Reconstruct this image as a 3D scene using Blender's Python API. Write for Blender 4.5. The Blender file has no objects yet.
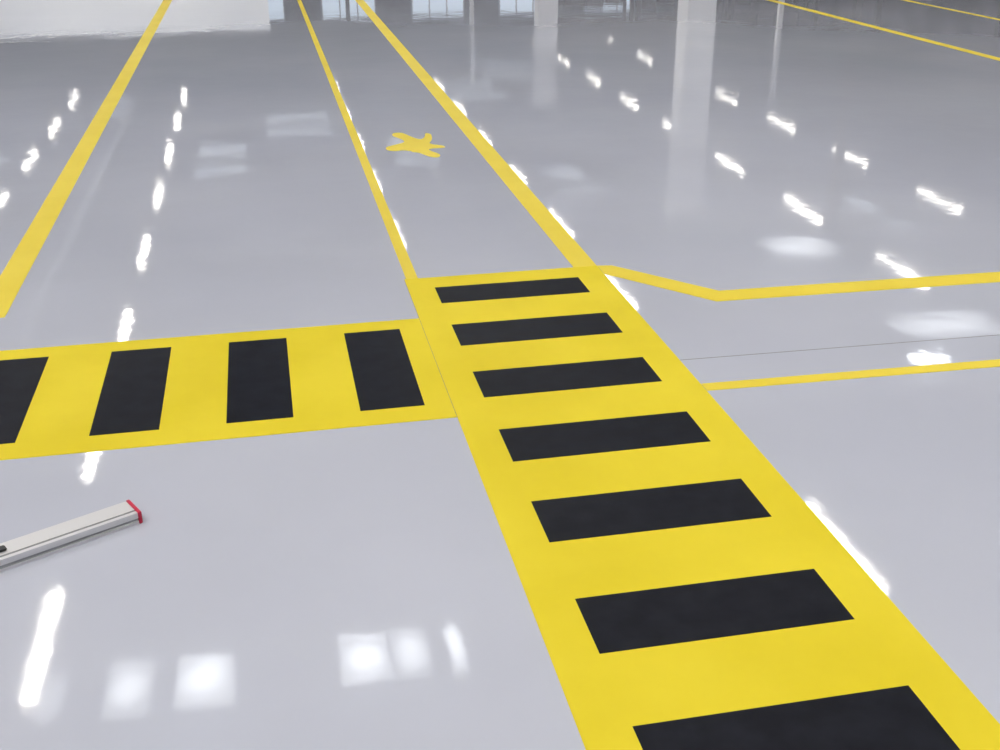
import bpy, bmesh, math, random
from mathutils import Vector, Matrix
random.seed(3)
D=bpy.data; C=bpy.context
scn=C.scene
scn.view_settings.view_transform='Standard'
scn.view_settings.look='None'
scn.view_settings.exposure=-.07

# ---------------------------------------------------------------- helpers
def mat(name,col,rough=.5,metal=0,spec=.5,emis=None,estr=0,coat=0):
    m=D.materials.new(name); m.use_nodes=True
    b=m.node_tree.nodes['Principled BSDF']
    b.inputs['Base Color'].default_value=(*col,1)
    b.inputs['Roughness'].default_value=rough
    b.inputs['Metallic'].default_value=metal
    b.inputs['Specular IOR Level'].default_value=spec
    b.inputs['Coat Weight'].default_value=coat
    if emis: 
        b.inputs['Emission Color'].default_value=(*emis,1); b.inputs['Emission Strength'].default_value=estr
    return m
def N(m,t,**k):
    n=m.node_tree.nodes.new(t)
    for a,v in k.items():
        if a in n.inputs: n.inputs[a].default_value=v
        else: setattr(n,a,v)
    return n
def noise_col(m,c1,c2,scale,detail=4,lo=.35,hi=.65):
    t=m.node_tree; b=t.nodes['Principled BSDF']
    tc=N(m,'ShaderNodeTexCoord'); n=N(m,'ShaderNodeTexNoise'); n.inputs['Scale'].default_value=scale; n.inputs['Detail'].default_value=detail
    r=N(m,'ShaderNodeValToRGB'); r.color_ramp.elements[0].color=(*c1,1); r.color_ramp.elements[1].color=(*c2,1)
    r.color_ramp.elements[0].position=lo; r.color_ramp.elements[1].position=hi
    t.links.new(tc.outputs['Object'],n.inputs['Vector']); t.links.new(n.outputs['Fac'],r.inputs['Fac']); t.links.new(r.outputs['Color'],b.inputs['Base Color'])
    return tc,n,r
def noise_bump(m,scale,dist,strength=1,detail=2):
    t=m.node_tree; b=t.nodes['Principled BSDF']
    tc=N(m,'ShaderNodeTexCoord'); n=N(m,'ShaderNodeTexNoise'); n.inputs['Scale'].default_value=scale; n.inputs['Detail'].default_value=detail
    bp=N(m,'ShaderNodeBump'); bp.inputs['Strength'].default_value=strength; bp.inputs['Distance'].default_value=dist
    t.links.new(tc.outputs['Object'],n.inputs['Vector']); t.links.new(n.outputs['Fac'],bp.inputs['Height']); t.links.new(bp.outputs['Normal'],b.inputs['Normal'])
def add_box(bm,x0,x1,y0,y1,z0,z1,mi=0):
    vs=[bm.verts.new(p) for p in ((x0,y0,z0),(x1,y0,z0),(x1,y1,z0),(x0,y1,z0),(x0,y0,z1),(x1,y0,z1),(x1,y1,z1),(x0,y1,z1))]
    for f in ((3,2,1,0),(4,5,6,7),(0,1,5,4),(1,2,6,5),(2,3,7,6),(3,0,4,7)):
        fa=bm.faces.new([vs[i] for i in f]); fa.material_index=mi
def add_prism(bm,pts,z0,z1,mi=0):
    a=[bm.verts.new((x,y,z0)) for x,y in pts]; b=[bm.verts.new((x,y,z1)) for x,y in pts]
    n=len(pts)
    f=bm.faces.new(b); f.material_index=mi
    f=bm.faces.new(a[::-1]); f.material_index=mi
    for i in range(n):
        f=bm.faces.new((a[i],a[(i+1)%n],b[(i+1)%n],b[i])); f.material_index=mi
def fin(bm,name,mats,parent=None,loc=None,rot=None,recalc=True):
    if recalc: bmesh.ops.recalc_face_normals(bm,faces=bm.faces)
    me=D.meshes.new(name); bm.to_mesh(me); bm.free()
    o=D.objects.new(name,me); C.collection.objects.link(o)
    for m in (mats if isinstance(mats,(list,tuple)) else [mats]): me.materials.append(m)
    if parent: o.parent=parent
    if loc: o.location=loc
    if rot: o.rotation_euler=rot
    return o
def boxes(name,bl,mats,parent=None):
    bm=bmesh.new()
    for b in bl: add_box(bm,*b)
    return fin(bm,name,mats,parent)
def empty(name,loc=(0,0,0)):
    e=D.objects.new(name,None); C.collection.objects.link(e); e.location=loc; return e

# ---------------------------------------------------------------- materials
# glossy self-levelling epoxy floor
mf=mat('glossy_grey_epoxy',(.5,.5,.55),.05,0,.6)
tc,n,r=noise_col(mf,(.57,.60,.715),(.63,.66,.775),.6,6)
t=mf.node_tree; b=t.nodes['Principled BSDF']
n2=N(mf,'ShaderNodeTexNoise'); n2.inputs['Scale'].default_value=11; n2.inputs['Detail'].default_value=2
n3=N(mf,'ShaderNodeTexNoise'); n3.inputs['Scale'].default_value=1.6; n3.inputs['Detail'].default_value=2
n4=N(mf,'ShaderNodeTexNoise'); n4.inputs['Scale'].default_value=1.1; n4.inputs['Detail'].default_value=5
rr=N(mf,'ShaderNodeMapRange'); rr.inputs['From Min'].default_value=.35; rr.inputs['From Max'].default_value=.7; rr.inputs['To Min'].default_value=.035; rr.inputs['To Max'].default_value=.055
b.inputs['Coat Weight'].default_value=.6; b.inputs['Coat Roughness'].default_value=.025; b.inputs['Coat IOR'].default_value=1.45
t.links.new(tc.outputs['Object'],n4.inputs['Vector']); t.links.new(n4.outputs['Fac'],rr.inputs['Value']); t.links.new(rr.outputs['Result'],b.inputs['Roughness'])
t.links.new(tc.outputs['Object'],n2.inputs['Vector']); t.links.new(tc.outputs['Object'],n3.inputs['Vector'])
b1=N(mf,'ShaderNodeBump'); b1.inputs['Distance'].default_value=.0006; b1.inputs['Strength'].default_value=.36
b2=N(mf,'ShaderNodeBump'); b2.inputs['Distance'].default_value=.004; b2.inputs['Strength'].default_value=.26
t.links.new(n2.outputs['Fac'],b1.inputs['Height']); t.links.new(n3.outputs['Fac'],b2.inputs['Height'])
t.links.new(b1.outputs['Normal'],b2.inputs['Normal']); t.links.new(b2.outputs['Normal'],b.inputs['Normal']); t.links.new(b2.outputs['Normal'],b.inputs['Coat Normal'])

my=mat('yellow_marking_paint',(.83,.70,.03),.38,0,.35)
noise_col(my,(.86,.68,.04),(.92,.74,.06),3)
myt=mat('yellow_marking_tape',(.83,.74,.01),.5,0,.2)
noise_col(myt,(.80,.645,.018),(.87,.71,.03),2.2)
noise_bump(myt,500,.0004,.4)
mk=mat('black_marking_tape',(.012,.014,.02),.45,0,.12)
noise_col(mk,(.004,.005,.011),(.009,.011,.019),14,8)
noise_bump(mk,500,.0004,.5)
mseam=mat('dark_joint_sealant',(.2,.2,.2),.5)
mceil=mat('ceiling_panel_paint',(.3,.32,.36),.8); noise_col(mceil,(.08,.09,.11),(.24,.26,.31),.35)
mbeam=mat('painted_steel_beam',(.4,.42,.45),.5)
mwall=mat('wall_paint',(.5,.51,.53),.8); noise_col(mwall,(.15,.16,.18),(.35,.36,.38),.3)
mwallE=mat('dark_cladding_paint',(.2,.2,.2),.8); noise_col(mwallE,(.03,.03,.03),(.16,.155,.15),.35)
mwhite=mat('glowing_white_panel',(.9,.9,.9),.6,emis=(.95,.98,1),estr=.3)  # glow added so the partition's reflection in the floor reads brighter
mglow=mat('translucent_roof_sheet',(.6,.65,.7),.5,emis=(.8,.9,1),estr=.2)  # self-lit, for the added ceiling sheets; no daylight comes through
mcol=mat('column_paint',(.95,.95,.95),.6,emis=(1,1,1),estr=0)
mdark=mat('dark_rack_paint',(.05,.045,.04),.6)
mglass=mat('window_daylight',(.6,.7,.8),.2,emis=(.75,.87,1),estr=.7)
# louvred luminaires: intensity falls off away from straight down; tubes of differing age
def lampmat(name,s):
    m=mat(name,(.9,.9,.9),.4,emis=(1,.95,.86),estr=30)
    t=m.node_tree; b=t.nodes['Principled BSDF']
    ge=N(m,'ShaderNodeNewGeometry'); dt=N(m,'ShaderNodeVectorMath'); dt.operation='DOT_PRODUCT'
    pw=N(m,'ShaderNodeMath'); pw.operation='POWER'; pw.inputs[1].default_value=2.2
    mu=N(m,'ShaderNodeMath'); mu.operation='MULTIPLY'; mu.inputs[1].default_value=s
    ab=N(m,'ShaderNodeMath'); ab.operation='ABSOLUTE'
    t.links.new(ge.outputs['Normal'],dt.inputs[0]); t.links.new(ge.outputs['Incoming'],dt.inputs[1])
    t.links.new(dt.outputs['Value'],ab.inputs[0]); t.links.new(ab.outputs[0],pw.inputs[0]); t.links.new(pw.outputs[0],mu.inputs[0]); t.links.new(mu.outputs[0],b.inputs['Emission Strength'])
    return m
mlamps=[lampmat('louvred_lamp_bright',215),lampmat('louvred_lamp_mid',180),lampmat('louvred_lamp_aged',150)]
mhous=mat('lamp_housing',(.7,.7,.7),.4)
# square diffuser panels glowing strongest at their middle
def panmat(name,lo,hi):
    mpan=mat(name,(.8,.85,.9),.4,emis=(.93,.97,1),estr=5)
    t=mpan.node_tree; b=t.nodes['Principled BSDF']
    tc=N(mpan,'ShaderNodeTexCoord'); mp=N(mpan,'ShaderNodeMapping'); mp.inputs['Location'].default_value=(-1,-1,0); mp.inputs['Scale'].default_value=(2,2,0)
    g=N(mpan,'ShaderNodeTexGradient'); g.gradient_type='SPHERICAL'
    rp=N(mpan,'ShaderNodeMapRange'); rp.inputs['From Min'].default_value=0; rp.inputs['From Max'].default_value=.6; rp.inputs['To Min'].default_value=lo; rp.inputs['To Max'].default_value=hi
    t.links.new(tc.outputs['Generated'],mp.inputs['Vector']); t.links.new(mp.outputs['Vector'],g.inputs['Vector'])
    t.links.new(g.outputs['Fac'],rp.inputs['Value']); t.links.new(rp.outputs['Result'],b.inputs['Emission Strength'])
    return mpan
mpan=panmat('diffuser_panel',2,5.2)
mpanb=panmat('aged_diffuser_panel',1.3,3.8)
mpan2=panmat('dim_diffuser_panel',.5,1.2)
mpan3=panmat('bright_diffuser_panel',4,9)

# ---------------------------------------------------------------- room shell
X0,X1,Y0,Y1,H=-24,24,-12,66,7.6
boxes('floor',[(X0-.3,X1+.3,Y0-.3,Y1+.3,-.2,0)],mf)
boxes('ceiling',[(X0-.3,X1+.3,Y0-.3,Y1+.3,H,H+.2)],mceil)
boxes('wall_north',[(X0-.3,X1+.3,Y1,Y1+.3,0,H)],mwall)
boxes('wall_south',[(X0-.3,X1+.3,Y0-.3,Y0,0,H)],mwall)
boxes('wall_west',[(X0-.3,X0,Y0,Y1,0,H)],mwall)
boxes('wall_east',[(X1,X1+.3,Y0,Y1,0,H)],mwallE)
# roof beams
bl=[]
y=-9.3
while y<Y1-1:
    bl.append((X0,X1,y-.12,y+.12,H-.35,H)); y+=5.3
for x in (-16,-5.35,5.15,16.1): bl.append((x-.1,x+.1,Y0,Y1,H-.25,H))
boxes('ceiling_beams',bl,mbeam)
# faintly glowing sheets added under the ceiling to vary the floor reflections
rs=[]
for x,y,w,d in ((1.2,44.6,2.4,4),(-1.6,39.4,1.6,4.2),(4.9,39.4,1.5,4),(8.9,50,2.6,4),(-9.5,39.4,1.4,4.2),(-6,50,1.6,4),(9.3,34,1.2,3),(16.6,28.8,1.3,3),(11.8,55.2,3,4)):
    rs.append((x-w/2,x+w/2,y-d/2,y+d/2,H-.03,H-.002))
boxes('ceiling_glow_sheets',rs,mglow)
# lamps : rows along the hall
LX=(-18.3,-14,-7.5,-3.2,3.0,7.3,14.1,18.2)
for x in LX:
    for k in range(-4,11):
        if (x<8 and k>7) or (x==7.3 and k==1) or (x==18.2 and k==7) or k>9: continue
        yy=12.1+5.23*k
        bm=bmesh.new()
        L=1.12
        add_box(bm,x-.12,x+.12,yy-L-.04,yy+L+.04,7.06,7.16,0)
        add_box(bm,x-.12,x-.09,yy-L-.04,yy+L+.04,7.0,7.06,0)
        add_box(bm,x+.09,x+.12,yy-L-.04,yy+L+.04,7.0,7.06,0)
        add_box(bm,x-.01,x+.01,yy-.9,yy-.88,7.16,H,0); add_box(bm,x-.01,x+.01,yy+.88,yy+.9,7.16,H,0)
        bmesh.ops.recalc_face_normals(bm,faces=bm.faces)
        w=.065
        f=bm.faces.new([bm.verts.new(p) for p in ((x-w,yy-L,7.03),(x-w,yy+L,7.03),(x+w,yy+L,7.03),(x+w,yy-L,7.03))]); f.material_index=1
        fin(bm,'ceiling_lamp',[mhous,random.choice(mlamps)],recalc=False)
# square diffuser panels
def panel(x,y,w,d,m):
    o=boxes('diffuser_light_panel',[(x-w/2,x+w/2,y-d/2,y+d/2,7.0,7.05),],m)
    boxes('panel_hanger',[(x-.02,x+.02,y-.02,y+.02,7.05,H)],mhous,o)
for x,w,m in ((-2.95,.3,mpan2),(-2.1,.5,mpanb),(-1.25,.65,mpan),(.60,.6,mpan),(1.15,.42,mpanb),(1.70,.2,mpan)): panel(x,11,w,.85,m)
panel(12.5,24.6,1.6,1.5,mpan2); panel(13.2,19.2,2.0,1.2,mpan2); panel(11.95,17.7,.7,.45,mpan3)

# columns
for x,y in ((11.1,28.8),(11.1,45),(-14,28.8),(-14,45)):
    boxes('hall_column',[(x-.38,x+.38,y-.38,y+.38,0,H),(x-.45,x+.45,y-.45,y+.45,0,.25),(x-.5,x+.5,y-.5,y+.5,H-.6,H-.35)],mcol)
# slim vertical pipes, floor to ceiling
for x,y,m in ((14.9,27.5,mdark),(22.5,40,mdark),(22.8,33,mdark),(20.5,44,mcol),(9.4,52,mcol),(4.2,56,mdark)):
    boxes('vertical_pipe',[(x-.09,x+.09,y-.09,y+.09,0,H),(x-.15,x+.15,y-.15,y+.15,2.2,2.3),(x-.15,x+.15,y-.15,y+.15,0,.06)],m)
# white partition far left
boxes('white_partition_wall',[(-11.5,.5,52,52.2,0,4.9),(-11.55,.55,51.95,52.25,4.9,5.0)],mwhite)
# far windows
for i in range(9):
    x=-20+i*5.0
    bl=[(x-1.5,x+1.5,65.9,66,2.2,2.3,1),(x-1.5,x+1.5,65.9,66,6.2,6.3,1),(x-1.5,x+1.5,65.93,65.99,2.3,6.2,0)]
    for k in range(4): bl.append((x-1.5+k*.98,x-1.44+k*.98,65.88,66,2.3,6.2,1))
    for z in (3.5,4.9): bl.append((x-1.5,x+1.5,65.88,66,z,z+.08,1))
    boxes('window_%d'%(i+1),bl,[mglass,mbeam])
# dark racks on right far side
for i in range(3):
    x=13.2+i*4.1; yy=47
    bl=[]
    for xx in (x-1.9,x+1.9):
        for y2 in (yy-.5,yy+.5): bl.append((xx-.06,xx+.06,y2-.06,y2+.06,0,5.4))
    for z in (.2,1.6,3.0,4.2,5.3): bl.append((x-1.9,x+1.9,yy-.5,yy+.5,z,z+.08))
    for z in (.28,1.68,3.08,4.28):
        xx=x-1.75
        while xx<x+1.3:
            w=random.uniform(.6,1.0); bl.append((xx,min(xx+w,x+1.8),yy-.42,yy+.42,z,z+random.uniform(.6,1.0))); xx+=w+.1
    boxes('storage_rack',bl,mdark)

# ---------------------------------------------------------------- floor markings
T=.0012
cw=empty('pedestrian_crosswalk')
boxes('yellow_base',[(.512,1.355,-1.6,4.51,0,T)],myt,cw)
tops=[4.38,3.957,3.51,3.063,2.62,2.158,1.711,1.265,.82,.37,-.08,-.53,-.98]
boxes('black_stripes',[(.622,1.235,t-(.187 if i==0 else .21),t,T,T*1.6) for i,t in enumerate(tops)],mk,cw)
cw2=empty('pedestrian_crosswalk')
boxes('yellow_base',[(-6,.5105,3.176,4.05,0,T)],myt,cw2)
xs=[.215,-.205,-.617,-1.04]+[-1.46-.42*i for i in range(10)]
boxes('black_stripes',[(x,x+.208,3.283,3.955,T,T*1.6) for x in xs],mk,cw2)
boxes('yellow_floor_line',[(.52,.57,4.511,48,0,T)],my)
boxes('yellow_floor_line',[(1.25,1.355,4.511,48,0,T)],my)
boxes('yellow_floor_line',[(-1.17,-1.06,4.40,48,0,T)],my)
boxes('yellow_floor_line',[(6.36,6.46,4.3,46,0,T)],my)
boxes('yellow_floor_line',[(8.02,8.09,4.3,46,0,T)],my)
bm=bmesh.new()
add_prism(bm,[(1.357,4.40),(1.70,3.985),(9,3.80),(9,3.92),(1.755,4.10),(1.42,4.50),(1.357,4.51)],0,T)
fin(bm,'yellow_floor_line',my)
bm=bmesh.new()
add_prism(bm,[(1.357,3.198),(9,3.02),(9,3.08),(1.357,3.255)],0,T)
fin(bm,'yellow_floor_line',my)
bm=bmesh.new()
add_prism(bm,[(1.357,3.458),(9,3.30),(9,3.304),(1.357,3.462)],0,.0003)
fin(bm,'floor_joint',mseam)
boxes('floor_joint',[(.5105,.512,3.176,4.51,0,T*.8)],mseam)
# walking figure lying along the lane: head left, torso, two arms up/down, two striding legs right
bm=bmesh.new()
P=[(.715,6.965),(.79,7.03),(.84,7.09),(.825,7.18),(.79,7.27),(.80,7.345),(.858,7.347),(.91,7.20),(.95,7.14),(.985,7.20),(1.005,7.30),(1.035,7.27),(1.02,7.12),(.99,7.00),(1.06,6.93),(1.06,6.875),(.985,6.87),(.96,6.83),(1.005,6.71),(.985,6.635),(.94,6.66),(.89,6.77),(.855,6.80),(.845,6.83),(.80,6.86),(.755,6.85),(.71,6.885)]
def smooth(P,k=3):
    out=[];n=len(P)
    for i in range(n):
        p0,p1,p2,p3=[Vector(P[(i+j-1)%n]) for j in range(4)]
        for s in range(k):
            u=s/k
            out.append(tuple(.5*((2*p1)+(p2-p0)*u+(2*p0-5*p1+4*p2-p3)*u*u+(3*p1-p0-3*p2+p3)*u**3)))
    return out
add_prism(bm,smooth(P),0,T)
fin(bm,'pedestrian_floor_symbol',my)

# ---------------------------------------------------------------- spirit level (aluminium bar with red end caps)
malu=mat('brushed_aluminium',(.74,.74,.77),.4,.35)
malud=mat('aluminium_groove',(.35,.36,.38),.4,.6)
mred=mat('red_plastic',(.6,.01,.06),.4)
mblk=mat('black_plastic',(.03,.03,.035),.4)
lv=empty('spirit_level',(-.415,2.73,0)); lv.rotation_euler=(0,0,math.radians(27.3))
prof=[(0,0),(0,.009),(.003,.011),(.003,.016),(0,.018),(0,.034),(.012,.034),(.014,.031),(.018,.031),(.020,.034),(.078,.034),(.078,0)]
bm=bmesh.new()
def extr(prof,x0,x1,dark):
    a=[bm.verts.new((x0,y,z)) for y,z in prof]; b_=[bm.verts.new((x1,y,z)) for y,z in prof]
    n=len(prof)
    bm.faces.new(a); bm.faces.new(b_[::-1])
    for i in range(n):
        f=bm.faces.new((a[i],a[(i+1)%n],b_[(i+1)%n],b_[i])); f.material_index= 1 if i in dark else 0
extr(prof,-.995,-.006,(1,2,3,6,7,8))
fin(bm,'aluminium_bar',[malu,malud],lv)
for nm,xa,xb in (('end_cap_1',-.010,0),('end_cap_2',-1.001,-.991)):
    bm=bmesh.new(); add_box(bm,xa,xb,-.002,.080,0,.036)
    bmesh.ops.bevel(bm,geom=bm.edges[:],offset=.0015,segments=2,affect='EDGES')
    fin(bm,nm,mred,lv)
for nm,xc in (('vial_1',-.375),('vial_2',-.80)):
    bm=bmesh.new(); add_box(bm,xc-.04,xc+.04,.032,.058,.0345,.040,0)
    bmesh.ops.bevel(bm,geom=bm.edges[:],offset=.0025,segments=2,affect='EDGES')
    fin(bm,nm+'_housing',mblk,lv)
    bm=bmesh.new(); bmesh.ops.create_cone(bm,cap_ends=True,segments=20,radius1=.005,radius2=.005,depth=.04,matrix=Matrix.Translation((xc,.045,.039))@Matrix.Rotation(math.pi/2,4,'Y'))
    fin(bm,nm,malud,lv)

# ---------------------------------------------------------------- world + camera
w=D.worlds.new('World'); scn.world=w; w.use_nodes=True
w.node_tree.nodes['Background'].inputs['Color'].default_value=(.6,.7,.8,1); w.node_tree.nodes['Background'].inputs['Strength'].default_value=.3
f,yaw,pit,roll=1132.38,math.radians(11.5635),math.radians(24.3273),math.radians(-.2034)
F=Vector((math.sin(yaw)*math.cos(pit),math.cos(yaw)*math.cos(pit),-math.sin(pit)))
R=Vector((math.cos(yaw),-math.sin(yaw),0)); U=R.cross(F)
R2=R*math.cos(roll)+U*math.sin(roll); U2=-R*math.sin(roll)+U*math.cos(roll)
cam=D.cameras.new('camera'); co=D.objects.new('camera',cam); C.collection.objects.link(co)
M=Matrix((R2,U2,-F)).transposed().to_4x4(); M.translation=(0,0,1.6); co.matrix_world=M
cam.sensor_fit='HORIZONTAL'; cam.sensor_width=36; cam.lens=36*f/1000; cam.clip_end=300
scn.camera=co
